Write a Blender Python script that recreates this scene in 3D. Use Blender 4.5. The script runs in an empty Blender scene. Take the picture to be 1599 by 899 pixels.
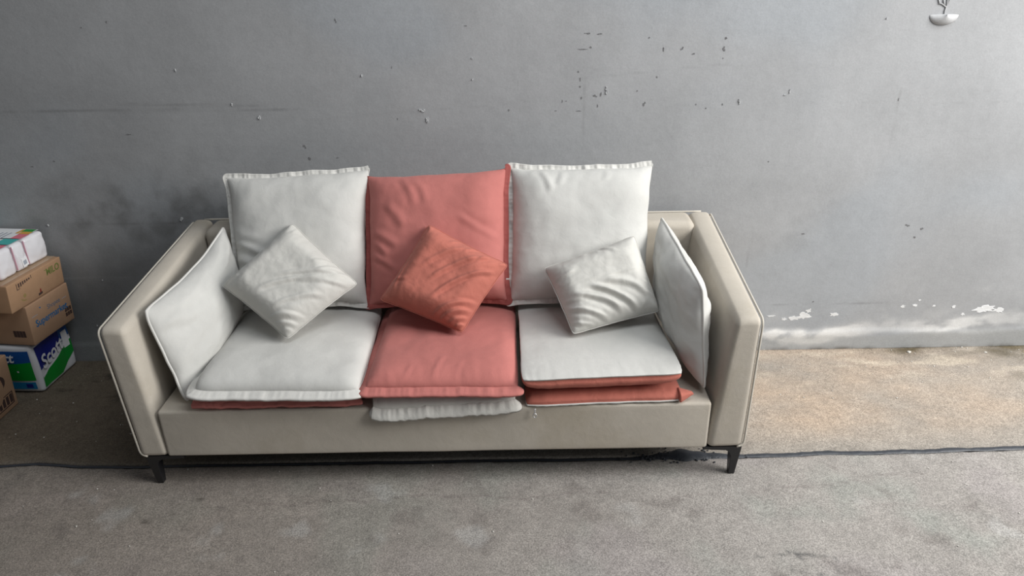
import bpy, bmesh, math, random
import numpy as np
from mathutils import Vector, Matrix

# ------------------------------------------------------------------ camera, light, exposure
sc = bpy.context.scene
COL = sc.collection
cam_data = bpy.data.cameras.new('camera')
cam_data.sensor_fit = 'HORIZONTAL'; cam_data.sensor_width = 36.0
cam_data.lens = 1140.0 / 1599.0 * 36.0
cam = bpy.data.objects.new('camera', cam_data); COL.objects.link(cam)
_th, _ro = math.radians(25.0), math.radians(0.95)
_f = Vector((0, math.cos(_th), -math.sin(_th))); _r = Vector((1, 0, 0)); _u = _r.cross(_f)
_r2 = math.cos(_ro) * _r - math.sin(_ro) * _u; _u2 = math.sin(_ro) * _r + math.cos(_ro) * _u
_m = Matrix((_r2, _u2, -_f)).transposed().to_4x4(); _m.translation = Vector((0, -2.758, 1.6))
cam.matrix_world = _m
sc.camera = cam
sc.view_settings.view_transform = 'Standard'
sc.view_settings.look = 'None'
sc.view_settings.gamma = 1.0
sc.view_settings.use_curve_mapping = False
sc.view_settings.exposure = 0.0

world = bpy.data.worlds.new('overcast_sky'); sc.world = world; world.use_nodes = True
bg = world.node_tree.nodes['Background']
bg.inputs['Color'].default_value = (0.88, 0.94, 1.0, 1); bg.inputs['Strength'].default_value = 0.13

def area(name, loc, target, sx, sy, power, color):
    d = bpy.data.lights.new(name, 'AREA'); d.shape = 'RECTANGLE'; d.size = sx; d.size_y = sy
    d.energy = power; d.color = color
    o = bpy.data.objects.new(name, d); COL.objects.link(o); o.location = loc
    o.rotation_euler = (Vector(target) - Vector(loc)).to_track_quat('-Z', 'Y').to_euler()
    return o
area('daylight_from_open_side', (3.9, -1.9, 2.8), (0.0, -0.3, 0.5), 2.6, 2.0, 270, (1.0, 0.985, 0.955))
area('daylight_from_above', (1.3, -1.9, 4.6), (0.7, -0.5, 0.0), 3.0, 1.6, 75, (0.95, 0.98, 1.0))  # large overhead area light standing for daylight from above

# ------------------------------------------------------------------ noise
_rng = np.random.RandomState(7)
_perm = _rng.permutation(256); _perm = np.concatenate([_perm, _perm, _perm])
_ang = _rng.rand(256) * 2 * np.pi; _gx, _gy = np.cos(_ang), np.sin(_ang)
def perlin(x, y, seed=0):
    x = np.asarray(x, float) + seed * 17.31; y = np.asarray(y, float) + seed * 5.77
    xi = np.floor(x).astype(int); yi = np.floor(y).astype(int); xf = x - xi; yf = y - yi
    xi &= 255; yi &= 255
    u = xf * xf * xf * (xf * (xf * 6 - 15) + 10); v = yf * yf * yf * (yf * (yf * 6 - 15) + 10)
    def g(ix, iy, dx, dy):
        h = _perm[_perm[ix & 255] + (iy & 255)]
        return _gx[h] * dx + _gy[h] * dy
    a = g(xi, yi, xf, yf); b = g(xi + 1, yi, xf - 1, yf)
    c = g(xi, yi + 1, xf, yf - 1); d = g(xi + 1, yi + 1, xf - 1, yf - 1)
    return ((a + u * (b - a)) * (1 - v) + (c + u * (d - c)) * v) * 1.5
def fbm(x, y, n=4, seed=0):
    s, a = 0, 1.0
    for i in range(n):
        s = s + a * perlin(x * 2 ** i, y * 2 ** i, seed + i * 3); a *= 0.5
    return s
def sstep(a, b, x):
    t = np.clip((x - a) / (b - a), 0, 1); return t * t * (3 - 2 * t)

# ------------------------------------------------------------------ object helpers
def mesh_obj(name, verts, faces, mats, parent=None, smooth=True, mat_idx=None):
    me = bpy.data.meshes.new(name)
    me.from_pydata([tuple(map(float, v)) for v in verts], [], [tuple(map(int, f)) for f in faces])
    for m in (mats if isinstance(mats, (list, tuple)) else [mats]): me.materials.append(m)
    if mat_idx is not None: me.polygons.foreach_set('material_index', np.asarray(mat_idx, dtype=np.int32))
    if smooth: me.polygons.foreach_set('use_smooth', [True] * len(me.polygons))
    me.update()
    o = bpy.data.objects.new(name, me); COL.objects.link(o)
    if parent: attach(o, parent)
    return o
def attach(o, p):
    o.parent = p
    o.matrix_parent_inverse = Matrix.Translation(-Vector(p.location)) if p.type == 'EMPTY' else Matrix.Identity(4)
def thing(name, loc, label, cat, group=None):
    o = bpy.data.objects.new(name, None); COL.objects.link(o); o.location = loc
    o.empty_display_size = 0.05
    o['label'] = label; o['category'] = cat
    if group: o['group'] = group
    return o
def tube(pts, r, n=8, closed=False):
    pts = [Vector(p) for p in pts]; V = []; F = []
    m = len(pts); up = None
    for i, p in enumerate(pts):
        a = pts[(i - 1) % m] if (closed or i > 0) else p
        b = pts[(i + 1) % m] if (closed or i < m - 1) else p
        t = (b - a).normalized()
        if up is None:
            up = t.orthogonal().normalized()
        up = (up - t * up.dot(t)).normalized(); s = t.cross(up)
        rr = r[i] if isinstance(r, (list, tuple)) else r
        for k in range(n):
            an = 2 * math.pi * k / n
            V.append(p + (up * math.cos(an) + s * math.sin(an)) * rr)
    for i in range(m if closed else m - 1):
        j = (i + 1) % m
        for k in range(n):
            k2 = (k + 1) % n
            F.append((i * n + k, i * n + k2, j * n + k2, j * n + k))
    if not closed:
        F.append(tuple(range(n))[::-1]); F.append(tuple((m - 1) * n + k for k in range(n)))
    return V, F
def rbox(dims, r, mid=2, arc=3, warp=None, disp=None):
    """box with rounded edges; warp(p in -1..1 cube) -> world point"""
    hx, hy, hz = [d / 2 for d in dims]
    def coords(h):
        out = []
        for k in range(arc, -1, -1): out.append(-(h - r) - r * math.tan(math.radians(45 * k / arc)))
        for k in range(1, mid): out.append(-(h - r) + 2 * (h - r) * k / mid)
        for k in range(0, arc + 1): out.append((h - r) + r * math.tan(math.radians(45 * k / arc)))
        return out
    cx, cy, cz = coords(hx), coords(hy), coords(hz); H = (hx, hy, hz); CC = (cx, cy, cz)
    idx = {}; V = []; F = []
    def vert(p):
        key = tuple(round(c, 6) for c in p)
        if key in idx: return idx[key]
        q = [max(-(H[i] - r), min(H[i] - r, p[i])) for i in range(3)]
        d = Vector([p[i] - q[i] for i in range(3)])
        w = Vector(q) + (d.normalized() * r if d.length > 0 else d)
        idx[key] = len(V); V.append(w); return idx[key]
    for ax in range(3):
        a, b = (ax + 1) % 3, (ax + 2) % 3
        for sgn in (-1, 1):
            for i in range(len(CC[a]) - 1):
                for j in range(len(CC[b]) - 1):
                    q = []
                    for (ii, jj) in ((i, j), (i + 1, j), (i + 1, j + 1), (i, j + 1)):
                        p = [0, 0, 0]; p[ax] = sgn * H[ax]; p[a] = CC[a][ii]; p[b] = CC[b][jj]
                        q.append(vert(p))
                    F.append(tuple(q) if sgn > 0 else tuple(q[::-1]))
    if disp: V = [disp(v) for v in V]
    if warp: V = [warp(Vector((v.x / hx, v.y / hy, v.z / hz))) for v in V]
    return V, F
def tri(c):
    """trilinear warp; c = dict by (sx,sy,sz) of corners"""
    C = {k: Vector(v) for k, v in c.items()}
    def w(p):
        s = Vector((0, 0, 0))
        for (a, b, d), v in C.items():
            s += v * ((1 + a * p.x) / 2 * (1 + b * p.y) / 2 * (1 + d * p.z) / 2)
        return s
    return w
def join_geo(parts):
    V = []; F = []
    for v, f in parts:
        o = len(V); V += list(v); F += [tuple(i + o for i in q) for q in f]
    return V, F

# ------------------------------------------------------------------ materials
def new_mat(name):
    m = bpy.data.materials.new(name); m.use_nodes = True
    nt = m.node_tree; b = nt.nodes['Principled BSDF']
    return m, nt, b
def node(nt, t, **kw):
    n = nt.nodes.new(t)
    for k, v in kw.items():
        if k in n.inputs: n.inputs[k].default_value = v
        else: setattr(n, k, v)
    return n
def plain(name, col, rough=0.6, metal=0.0, bump=0.0, bscale=60, var=0.0, trans=0.0):
    m, nt, b = new_mat(name)
    b.inputs['Base Color'].default_value = (*col, 1); b.inputs['Roughness'].default_value = rough
    b.inputs['Metallic'].default_value = metal
    if trans: b.inputs['Transmission Weight'].default_value = trans
    tc = node(nt, 'ShaderNodeTexCoord')
    ns = node(nt, 'ShaderNodeTexNoise', Scale=bscale, Detail=5.0)
    nt.links.new(tc.outputs['Object'], ns.inputs['Vector'])
    if var:
        mx = node(nt, 'ShaderNodeMix', data_type='RGBA')
        mx.inputs[6].default_value = (*[c * (1 - var) for c in col], 1); mx.inputs[7].default_value = (*[min(1, c * (1 + var)) for c in col], 1)
        nt.links.new(ns.outputs['Fac'], mx.inputs[0]); nt.links.new(mx.outputs[2], b.inputs['Base Color'])
    if bump:
        bp = node(nt, 'ShaderNodeBump', Strength=bump, Distance=0.002)
        nt.links.new(ns.outputs['Fac'], bp.inputs['Height']); nt.links.new(bp.outputs[0], b.inputs['Normal'])
    return m
def fabric(name, col, crease=0.5, weave=900, var=0.06, dirt=None):
    m, nt, b = new_mat(name); L = nt.links.new
    b.inputs['Roughness'].default_value = 0.92; b.inputs['Specular IOR Level'].default_value = 0.15
    b.inputs['Sheen Weight'].default_value = 0.08; b.inputs['Sheen Roughness'].default_value = 0.5
    tc = node(nt, 'ShaderNodeTexCoord')
    n1 = node(nt, 'ShaderNodeTexNoise', Scale=5.0, Detail=6.0, Roughness=0.6)
    n2 = node(nt, 'ShaderNodeTexNoise', Scale=26.0, Detail=4.0, Roughness=0.55, Distortion=0.6)
    n3 = node(nt, 'ShaderNodeTexNoise', Scale=float(weave), Detail=1.0)
    for n in (n1, n2, n3): L(tc.outputs['Object'], n.inputs['Vector'])
    mx = node(nt, 'ShaderNodeMix', data_type='RGBA')
    mx.inputs[6].default_value = (*[c * (1 - var) for c in col], 1)
    mx.inputs[7].default_value = (*[c * (1 + var) for c in col], 1)
    rp = node(nt, 'ShaderNodeValToRGB'); rp.color_ramp.elements[0].position = .35; rp.color_ramp.elements[1].position = .65
    L(n1.outputs['Fac'], rp.inputs[0]); L(rp.outputs[0], mx.inputs[0])
    last = mx.outputs[2]
    if dirt:
        n4 = node(nt, 'ShaderNodeTexNoise', Scale=3.2, Detail=7.0, Roughness=0.65)
        L(tc.outputs['Object'], n4.inputs['Vector'])
        r4 = node(nt, 'ShaderNodeValToRGB'); r4.color_ramp.elements[0].position = .5; r4.color_ramp.elements[1].position = .78
        L(n4.outputs['Fac'], r4.inputs[0])
        m4 = node(nt, 'ShaderNodeMix', data_type='RGBA'); m4.inputs[7].default_value = (*dirt, 1)
        L(r4.outputs[0], m4.inputs[0]); L(last, m4.inputs[6]); last = m4.outputs[2]
    m3 = node(nt, 'ShaderNodeMix', data_type='RGBA', blend_type='MULTIPLY'); m3.inputs[0].default_value = 0.16
    L(last, m3.inputs[6]); L(n3.outputs['Fac'], m3.inputs[7]); L(m3.outputs[2], b.inputs['Base Color'])
    b1 = node(nt, 'ShaderNodeBump', Strength=crease, Distance=0.012); L(n2.outputs['Fac'], b1.inputs['Height'])
    b2 = node(nt, 'ShaderNodeBump', Strength=0.25, Distance=0.001); L(n3.outputs['Fac'], b2.inputs['Height'])
    L(b1.outputs[0], b2.inputs['Normal']); L(b2.outputs[0], b.inputs['Normal'])
    return m
M_white = fabric('white_linen_fabric', (0.62, 0.615, 0.59), 0.12)
M_throw = fabric('off_white_cotton_fabric', (0.61, 0.60, 0.565), 0.20)
M_whitepipe = fabric('white_piping_fabric', (0.68, 0.67, 0.64), 0.08)
M_red = fabric('salmon_red_fabric', (0.52, 0.185, 0.165), 0.12, var=0.07)
M_red2 = fabric('terracotta_red_fabric', (0.50, 0.165, 0.125), 0.25, var=0.08)
M_redshade = fabric('shaded_red_flange_fabric', (0.36, 0.10, 0.09), 0.2)  # flange red darkened, its shade is put into the colour
M_sofa = fabric('cream_velvet_upholstery', (0.52, 0.475, 0.41), 0.08, weave=500, var=0.05, dirt=(0.42, 0.37, 0.295))
M_sofapipe = fabric('cream_piping', (0.60, 0.56, 0.49), 0.05)
M_black = plain('black_painted_metal', (0.012, 0.012, 0.014), 0.38)
M_zip = plain('zip_pull_metal', (0.6, 0.6, 0.6), 0.35, 0.7)
M_card = plain('corrugated_cardboard', (0.35, 0.21, 0.12), 0.85, bump=0.25, bscale=40, var=0.10)
M_card2 = plain('brown_cardboard', (0.38, 0.235, 0.145), 0.85, bump=0.25, bscale=35, var=0.08)
M_tape = plain('glossy_packing_tape', (0.42, 0.30, 0.20), 0.22)
M_dark = plain('dark_brown_print', (0.055, 0.03, 0.025), 0.8)
M_greenprint = plain('olive_green_print', (0.13, 0.16, 0.035), 0.8)
M_blueprint = plain('blue_print', (0.015, 0.13, 0.30), 0.7)
M_redprint = plain('dark_red_print', (0.20, 0.02, 0.015), 0.8)
M_greyprint = plain('grey_print', (0.33, 0.36, 0.42), 0.6)
M_plastic = plain('white_plastic_wrap', (0.68, 0.69, 0.72), 0.22, bump=0.5, bscale=22)
M_tissue = plain('wrapped_tissue_white', (0.70, 0.69, 0.72), 0.3, bump=0.7, bscale=30)
M_navy = plain('navy_blue_wrap', (0.008, 0.014, 0.20), 0.3)
M_blue = plain('mid_blue_wrap', (0.01, 0.08, 0.30), 0.3)
M_cyan = plain('cyan_wrap_print', (0.01, 0.20, 0.42), 0.3)
M_green = plain('bright_green_wrap', (0.004, 0.27, 0.03), 0.3)
M_teal = plain('teal_wrap_print', (0.05, 0.42, 0.40), 0.3)
M_pink = plain('pink_wrap_print', (0.70, 0.16, 0.22), 0.3)
M_orange = plain('orange_wrap_print', (0.65, 0.33, 0.04), 0.3)
M_printwhite = plain('white_wrap_print', (0.78, 0.78, 0.80), 0.35)
M_seal = plain('black_joint_sealant', (0.035, 0.04, 0.05), 0.5, bump=1.0, bscale=60, var=0.35)
M_crumb = plain('crumbled_sealant', (0.05, 0.055, 0.065), 0.7, var=0.4)
M_chipd = plain('exposed_dark_render', (0.17, 0.17, 0.175), 0.9, var=0.3)
M_chipw = plain('lifted_white_paint', (0.72, 0.73, 0.74), 0.7, var=0.1)
M_flake = plain('scuffed_pale_paint', (0.50, 0.51, 0.52), 0.7, var=0.15)
M_debris = plain('pale_grit', (0.6, 0.58, 0.54), 0.9)

def attr_mat(name, bumps, rough, speckle=None, spec=0.3):
    """base colour painted per vertex (paint, stains and a painted falloff of light to the left), fine procedural grain on top"""
    m, nt, b = new_mat(name); L = nt.links.new
    b.inputs['Roughness'].default_value = rough; b.inputs['Specular IOR Level'].default_value = spec
    at = node(nt, 'ShaderNodeAttribute', attribute_name='paint')
    tc = node(nt, 'ShaderNodeTexCoord'); last = at.outputs['Color']
    for (scale, lo, hi, amt, detail) in (speckle or []):
        n = node(nt, 'ShaderNodeTexNoise', Scale=scale, Detail=detail, Roughness=0.65); L(tc.outputs['Object'], n.inputs['Vector'])
        r = node(nt, 'ShaderNodeMapRange'); r.inputs['From Min'].default_value = lo; r.inputs['From Max'].default_value = hi
        r.inputs['To Min'].default_value = 1 - amt; r.inputs['To Max'].default_value = 1 + amt * 0.6
        L(n.outputs['Fac'], r.inputs['Value'])
        mx = node(nt, 'ShaderNodeMix', data_type='RGBA', blend_type='MULTIPLY'); mx.inputs[0].default_value = 1
        L(last, mx.inputs[6]); L(r.outputs[0], mx.inputs[7]); last = mx.outputs[2]
    L(last, b.inputs['Base Color']); prev = None
    for (scale, st, dist, stretch) in bumps:
        mp = node(nt, 'ShaderNodeMapping'); mp.inputs['Scale'].default_value = stretch; L(tc.outputs['Object'], mp.inputs['Vector'])
        n = node(nt, 'ShaderNodeTexNoise', Scale=scale, Detail=5.0, Roughness=0.6); L(mp.outputs[0], n.inputs['Vector'])
        bp = node(nt, 'ShaderNodeBump', Strength=st, Distance=dist); L(n.outputs['Fac'], bp.inputs['Height'])
        if prev: L(prev.outputs[0], bp.inputs['Normal'])
        prev = bp
    L(prev.outputs[0], b.inputs['Normal'])
    return m
M_wall = attr_mat('painted_grey_render', [(1.6, 0.18, 0.03, (1, 1, 1)), (9, 0.12, 0.005, (1, 1, 2.2)), (90, 0.25, 0.002, (1, 1, 1))], 0.62,
                  [(3.0, .3, .7, .09, 8.0), (30, .3, .7, .05, 4.0), (160, .3, .7, .06, 2.0)], 0.35)
M_floor = attr_mat('worn_concrete', [(7, 0.25, 0.01, (1, 1, 1)), (120, 0.5, 0.003, (1, 1, 1))], 0.8,
                   [(14, .3, .7, .16, 6.0), (60, .34, .66, .14, 5.0), (240, .34, .66, .34, 2.0)], 0.3)

# ------------------------------------------------------------------ setting: wall and floor
def grid_surface(name, A, B, pos, colour, mat, parent=None, structure=False):
    a, b = np.meshgrid(A, B, indexing='ij'); na, nb = a.shape
    P = pos(a, b); c = colour(P)
    me = bpy.data.meshes.new(name); nv = na * nb; nf = (na - 1) * (nb - 1)
    me.vertices.add(nv); me.vertices.foreach_set('co', P.reshape(-1, 3).ravel())
    i = np.arange(nv).reshape(na, nb)
    q = np.stack([i[:-1, :-1], i[1:, :-1], i[1:, 1:], i[:-1, 1:]], -1).reshape(-1)
    me.loops.add(nf * 4); me.loops.foreach_set('vertex_index', q.astype(np.int32))
    me.polygons.add(nf); me.polygons.foreach_set('loop_start', np.arange(0, nf * 4, 4, dtype=np.int32))
    me.polygons.foreach_set('use_smooth', np.ones(nf, dtype=bool))
    me.update(calc_edges=True); me.validate()
    ca = me.color_attributes.new('paint', 'FLOAT_COLOR', 'POINT')
    rgba = np.ones((nv, 4), dtype=np.float32); rgba[:, :3] = c.reshape(-1, 3); ca.data.foreach_set('color', rgba.ravel())
    me.materials.append(mat)
    o = bpy.data.objects.new(name, me); COL.objects.link(o)
    if parent: attach(o, parent)
    if structure: o['kind'] = 'structure'
    return o
def mixc(c, col, f): return c * (1 - f[..., None]) + np.array(col) * f[..., None]

def wall_pos(x, z):
    y = 0.0015 * fbm(x * 1.3, z * 1.3, 3, 2) + 0.0035 * np.exp(-((z - 0.045) / 0.03) ** 2) * 0
    y = y - 0.004 * (1 - sstep(0.075, 0.10, z + 0.012 * fbm(x * 2, z * 0, 2, 5)))      # slightly proud plaster at the foot
    return np.stack([x, y, z], -1)
def wall_col(P):
    x, z = P[..., 0], P[..., 2]
    c = np.ones(x.shape + (3,)) * np.array([0.375, 0.382, 0.395])
    c = c * (1 + 0.07 * fbm(x * 1.1, z * 1.4, 4, 11))[..., None]
    c = mixc(c, [0.36, 0.385, 0.415], sstep(0.0, 0.5, fbm(x * 0.9 + 3, z * 1.1, 3, 14)) * 0.6)
    # dirt rubbed into the paint on the left
    dirt = sstep(-0.4, 1.0, fbm(x * 9, z * 9, 5, 21)) * np.exp(-((z - 0.64) / 0.17) ** 2) * (1 - sstep(-1.15, -0.85, x)) * sstep(-2.15, -1.5, x)
    c = mixc(c, [0.12, 0.12, 0.115], np.clip(dirt * .75, 0, .5))
    low = (1 - sstep(-1.2, -0.3, x)) * (1 - sstep(0.25, 0.95, z))  # lower left of the wall toned darker and mottled
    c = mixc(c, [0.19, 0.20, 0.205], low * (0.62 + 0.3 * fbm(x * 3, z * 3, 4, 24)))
    left_falloff = (1 - sstep(-2.0, 0.6, x))  # daylight falling off to the left, painted into the wall colour
    c = c * (1 - 0.17 * left_falloff)[..., None]
    dirt2 = sstep(0.25, 1.2, fbm(x * 2.2, z * 2.2, 5, 31)) * (1 - sstep(-0.3, 0.6, x)) * 0.15
    c = mixc(c, [0.20, 0.20, 0.20], dirt2)
    # drips and scuffs around the sofa on the right
    sc2 = sstep(0.25, 0.8, fbm(x * 3, z * 4, 5, 35)) * np.exp(-((x - 1.0) / 0.35) ** 2 - ((z - 0.6) / 0.2) ** 2) * 0.35
    c = mixc(c, [0.24, 0.25, 0.26], sc2)
    # board joint lines
    for (x0, x1, z0, z1, w, a, s) in ((-2.6, -0.75, 1.080, 1.064, .004, .42, 41), (-1.45, -0.9, 1.095, 1.078, .005, .3, 42), (0.12, 0.85, 1.150, 1.205, .003, .16, 43),
                                      (-1.9, -1.1, 0.628, 0.622, .004, .5, 44), (1.0, 1.7, 0.218, 0.214, .0025, .4, 45), (-2.1, -1.55, 0.392, 0.39, .003, -.25, 46),
                                      (1.0, 1.9, 1.06, 1.045, .003, .12, 47), (-0.8, 0.1, 1.02, 1.08, .004, .12, 48)):
        t = np.clip((x - x0) / (x1 - x0), 0, 1); zl = z0 + (z1 - z0) * t + 0.004 * perlin(x * 5, x * 0, s)
        k = np.exp(-((z - zl) / w) ** 2) * sstep(x0, x0 + .05, x) * (1 - sstep(x1 - .05, x1, x)) * np.clip(0.55 + 0.9 * fbm(x * 9, x * 0, 3, s), 0, 1)
        c = mixc(c, [0.13, 0.13, 0.13] if a > 0 else [0.5, 0.5, 0.5], np.clip(k * abs(a), 0, 1))
    for (xc, z0, z1, s, a) in ((1.458, 0.85, 1.12, 51, .3), (0.28, 0.9, 1.2, 52, .25), (0.97, 0.35, 0.6, 53, .25)):
        k = np.exp(-((x - xc - .006 * perlin(z * 8, z * 0, s)) / .003) ** 2) * sstep(z0, z0 + .03, z) * (1 - sstep(z1 - .03, z1, z))
        c = mixc(c, [0.2, 0.2, 0.2], k * a)
    # salt bloom along the foot of the wall, right of the sofa
    zc = 0.082 + 0.028 * sstep(1.1, 1.6, x) + 0.022 * fbm(x * 1.8, x * 0, 3, 61) + 0.02 * np.sin(x * 3.7)
    band = np.exp(-(np.abs(z - zc + .012 * fbm(x * 6, z * 10, 4, 161)) / 0.033) ** 3) * sstep(0.2, 1.1, x)
    bl = np.clip(band * (0.60 + 0.9 * fbm(x * 9, z * 20, 5, 62)) * 1.6, 0, 1) * np.clip(0.75 + .6 * perlin(x * 3.0, z * 0, 64), 0.1, 1)
    c = mixc(c, [0.80, 0.80, 0.79], bl * 0.9)
    band2 = np.exp(-((z - 0.155) / 0.035) ** 2) * sstep(1.0, 1.15, x) * sstep(0.05, 0.5, fbm(x * 5, z * 7, 4, 66))
    c = mixc(c, [0.52, 0.525, 0.53], band2 * 0.35)
    c = mixc(c, [0.62, 0.62, 0.62], np.exp(-((z - 0.27) / 0.02) ** 2) * sstep(1.9, 2.1, x) * 0.4 * sstep(0, .5, fbm(x * 8, z * 12, 3, 67)))
    pl = (1 - sstep(0.055, 0.075, z + .02 * fbm(x * 2, z, 3, 68))) * sstep(0.8, 1.1, x)
    c = mixc(c, [0.36, 0.365, 0.355], pl * 0.5)
    foot = np.exp(-(z / 0.009) ** 2) * np.clip(0.3 + fbm(x * 9, x * 0, 4, 70), 0, 1)
    c = mixc(c, [0.08, 0.07, 0.05], foot * 0.8)
    return np.clip(c, 0.01, 0.9)
xs = np.concatenate([[-7, -5, -4], np.arange(-3.2, 3.6, 0.008), [4.2, 5.2, 7]])
zs = np.concatenate([np.arange(0, 1.62, 0.008), [1.8, 2.2, 2.8, 3.4]])
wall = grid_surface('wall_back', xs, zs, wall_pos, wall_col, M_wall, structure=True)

def joint_y(x):
    return np.interp(x, [-7, -1.78, -1.66, -1.51, -1.28, 0.56, 0.77, 1.05, 1.32, 1.77, 7],
                     [-.70, -.714, -.702, -.722, -.727, -.724, -.728, -.718, -.718, -.705, -.66]) + 0.004 * perlin(x * 7, x * 0, 80)
def back_pos(x, t):
    y = (joint_y(x) + 0.009 + 0.003 * np.abs(perlin(x * 22, x * 0, 81))) * (1 - t)
    return np.stack([x, y, 0.0012 * fbm(x * 3, y * 3, 3, 82) - 0.0012 - 0.006 * (t < 0.001)], -1)
def floor_base(x, y):
    return
def back_col(P):
    x, y = P[..., 0], P[..., 1]
    c = np.ones(x.shape + (3,)) * np.array([0.36, 0.325, 0.285])
    c = c * (1 + 0.10 * fbm(x * 2, y * 3.5, 4, 91))[..., None]
    tan = sstep(0.5, 1.0, x) * (1 - sstep(1.3, 2.4, x + .3 * fbm(x * 2, y * 4, 3, 93))) * (1 - sstep(0.52, .70, -y)) * 0.8
    c = mixc(c, [0.47, 0.37, 0.285], tan * (0.75 + 0.5 * fbm(x * 3, y * 6, 4, 94)))
    c = mixc(c, [0.60, 0.52, 0.42], np.clip(sstep(0.1, 0.7, fbm(x * 5, y * 14, 4, 95)) * np.exp(-((y + .13) / .11) ** 2) * sstep(.8, 1.1, x) * .6, 0, 1))
    moss = sstep(1.35, 1.75, x) * np.exp(-(y / (0.075 + .04 * sstep(1.8, 2.2, x))) ** 2) * (0.6 + 0.7 * fbm(x * 5, y * 9, 4, 96))
    c = mixc(c, [0.085, 0.065, 0.03], np.clip(moss, 0, .9))
    m2 = sstep(1.9, 2.2, x) * sstep(0.0, .5, fbm(x * 4, y * 9, 4, 98)) * (1 - sstep(.22, .34, -y)) * .6
    c = mixc(c, [0.14, 0.11, 0.06], m2)
    left = 1 - sstep(-1.35, -0.2, x)  # darker brown left end, shade beside the sofa painted in
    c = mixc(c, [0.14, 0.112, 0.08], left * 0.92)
    sp = sstep(0.15, 0.6, fbm(x * 6, y * 9, 4, 99)) * (1 - sstep(-1.2, -.8, x)) * np.exp(-((y + .2) / .13) ** 2)
    c = mixc(c, [0.035, 0.03, 0.025], np.clip(sp, 0, .8))
    edge = np.exp(-((y - joint_y(x)) / 0.018) ** 2) * 0.35
    c = mixc(c, [0.16, 0.15, 0.14], edge)
    foot = np.exp(-(y / 0.008) ** 2) * np.clip(0.2 + fbm(x * 9, x * 0, 4, 70), 0, 1)
    c = mixc(c, [0.06, 0.05, 0.04], foot * .8)
    return np.clip(c, 0.01, 0.9)
def front_pos(x, t):
    y0 = joint_y(x) - 0.008 - 0.003 * np.abs(perlin(x * 19, x * 0, 83))
    y = y0 * (1 - t) + (-6.0) * t
    return np.stack([x, y, 0.001 * fbm(x * 3, y * 3, 3, 84) - 0.001 - 0.006 * (t < 0.0001)], -1)
def seg(x, y, x0, y0, x1, y1, w):
    dx, dy = x1 - x0, y1 - y0; t = np.clip(((x - x0) * dx + (y - y0) * dy) / (dx * dx + dy * dy), 0, 1)
    d = np.hypot(x - x0 - t * dx, y - y0 - t * dy); return np.exp(-(d / w) ** 2)
def front_col(P):
    x, y = P[..., 0], P[..., 1]
    c = np.ones(x.shape + (3,)) * np.array([0.335, 0.313, 0.292])
    c = c * (1 + 0.10 * fbm(x * 1.6, y * 2.4, 4, 101))[..., None]
    c = mixc(c, [0.31, 0.33, 0.30], sstep(0.1, 0.7, fbm(x * 2.3, y * 2.3, 4, 102)) * 0.5)
    c = mixc(c, [0.36, 0.325, 0.325], sstep(0.1, 0.7, fbm(x * 2.1 + 9, y * 2.9, 4, 103)) * 0.4)
    left = 1 - sstep(-1.5, 0.9, x)  # fall of light towards the left, painted into the apron colour
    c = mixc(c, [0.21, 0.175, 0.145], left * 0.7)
    # hairline cracks wandering through the slab
    for (x0, y0, x1, y1, s, a) in ((-0.9, -.93, 0.3, -.90, 1, .35), (0.5, -.93, 1.35, -.84, 2, .3), (-0.25, -1.35, -0.05, -.95, 3, .25), (1.0, -.98, 2.2, -1.05, 4, .15)):
        t = np.clip((x - x0) / (x1 - x0), 0, 1); yl = y0 + (y1 - y0) * t + 0.02 * fbm(x * 4, x * 0, 4, 110 + s)
        k = np.exp(-((y - yl) / .0035) ** 2) * ((x > min(x0, x1)) & (x < max(x0, x1)))
        c = mixc(c, [0.12, 0.09, 0.09], k * a)
    sp = sstep(0.45, 0.8, fbm(x * 7, y * 7, 3, 120)); c = mixc(c, [0.15, 0.13, 0.12], sp * 0.35)
    sp = sstep(0.5, 0.9, fbm(x * 5, y * 5, 3, 122)); c = mixc(c, [0.5, 0.5, 0.49], sp * 0.3)
    for (px, py, w) in ((-1.02, -.90, .014), (-1.15, -1.0, .016)): c = mixc(c, [.06, .05, .04], np.exp(-((x - px) ** 2 + (y - py) ** 2 * 3) / w ** 2) * .7)
    # scratched outline of an old cover cast into the slab
    for s4 in ((.790, -1.168, .915, -1.190), (.775, -1.236, .895, -1.262), (.790, -1.168, .775, -1.236), (.915, -1.190, .900, -1.262), (.68, -1.185, .78, -1.178)):
        c = mixc(c, [0.13, 0.13, 0.125], seg(x, y, *s4, 0.0035) * np.clip(.45 + .8 * fbm(x * 30, y * 30, 2, 130), 0.1, .8))
    c = mixc(c, [0.09, 0.09, 0.09], (seg(x, y, .812, -1.176, .862, -1.182, .0055) + seg(x, y, .808, -1.174, .815, -1.192, .006)).clip(0, 1) * .8)
    edge = np.exp(-((y - joint_y(x)) / 0.02) ** 2) * 0.3
    c = mixc(c, [0.16, 0.15, 0.14], edge)
    return np.clip(c, 0.01, 0.9)
fV, fF = rbox((14.4, 6.4, 0.12), 0.01, mid=1, arc=1, warp=lambda p: Vector((p.x * 7.2, -3.0 + p.y * 3.2, -0.072 + p.z * 0.06)))
floor = mesh_obj('floor', fV, fF, plain('dark_subfloor', (0.03, 0.028, 0.025), 0.9), smooth=False); floor['kind'] = 'structure'
xs2 = np.concatenate([[-7, -5, -4], np.arange(-3.0, 3.2, 0.009), [4, 5, 7]])
tb = np.concatenate([[0.0, 0.004], np.linspace(0.012, 1, 84)])
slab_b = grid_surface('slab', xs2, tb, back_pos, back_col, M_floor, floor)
slab_b['label'] = 'tan stained concrete strip along the foot of the wall'
tf = np.concatenate([[0.0, 0.0008], np.linspace(0.0022, 0.30, 165), [0.36, 0.5, 0.75, 1.0]])
def front_pos2(x, t): return front_pos(x, t)
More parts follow.
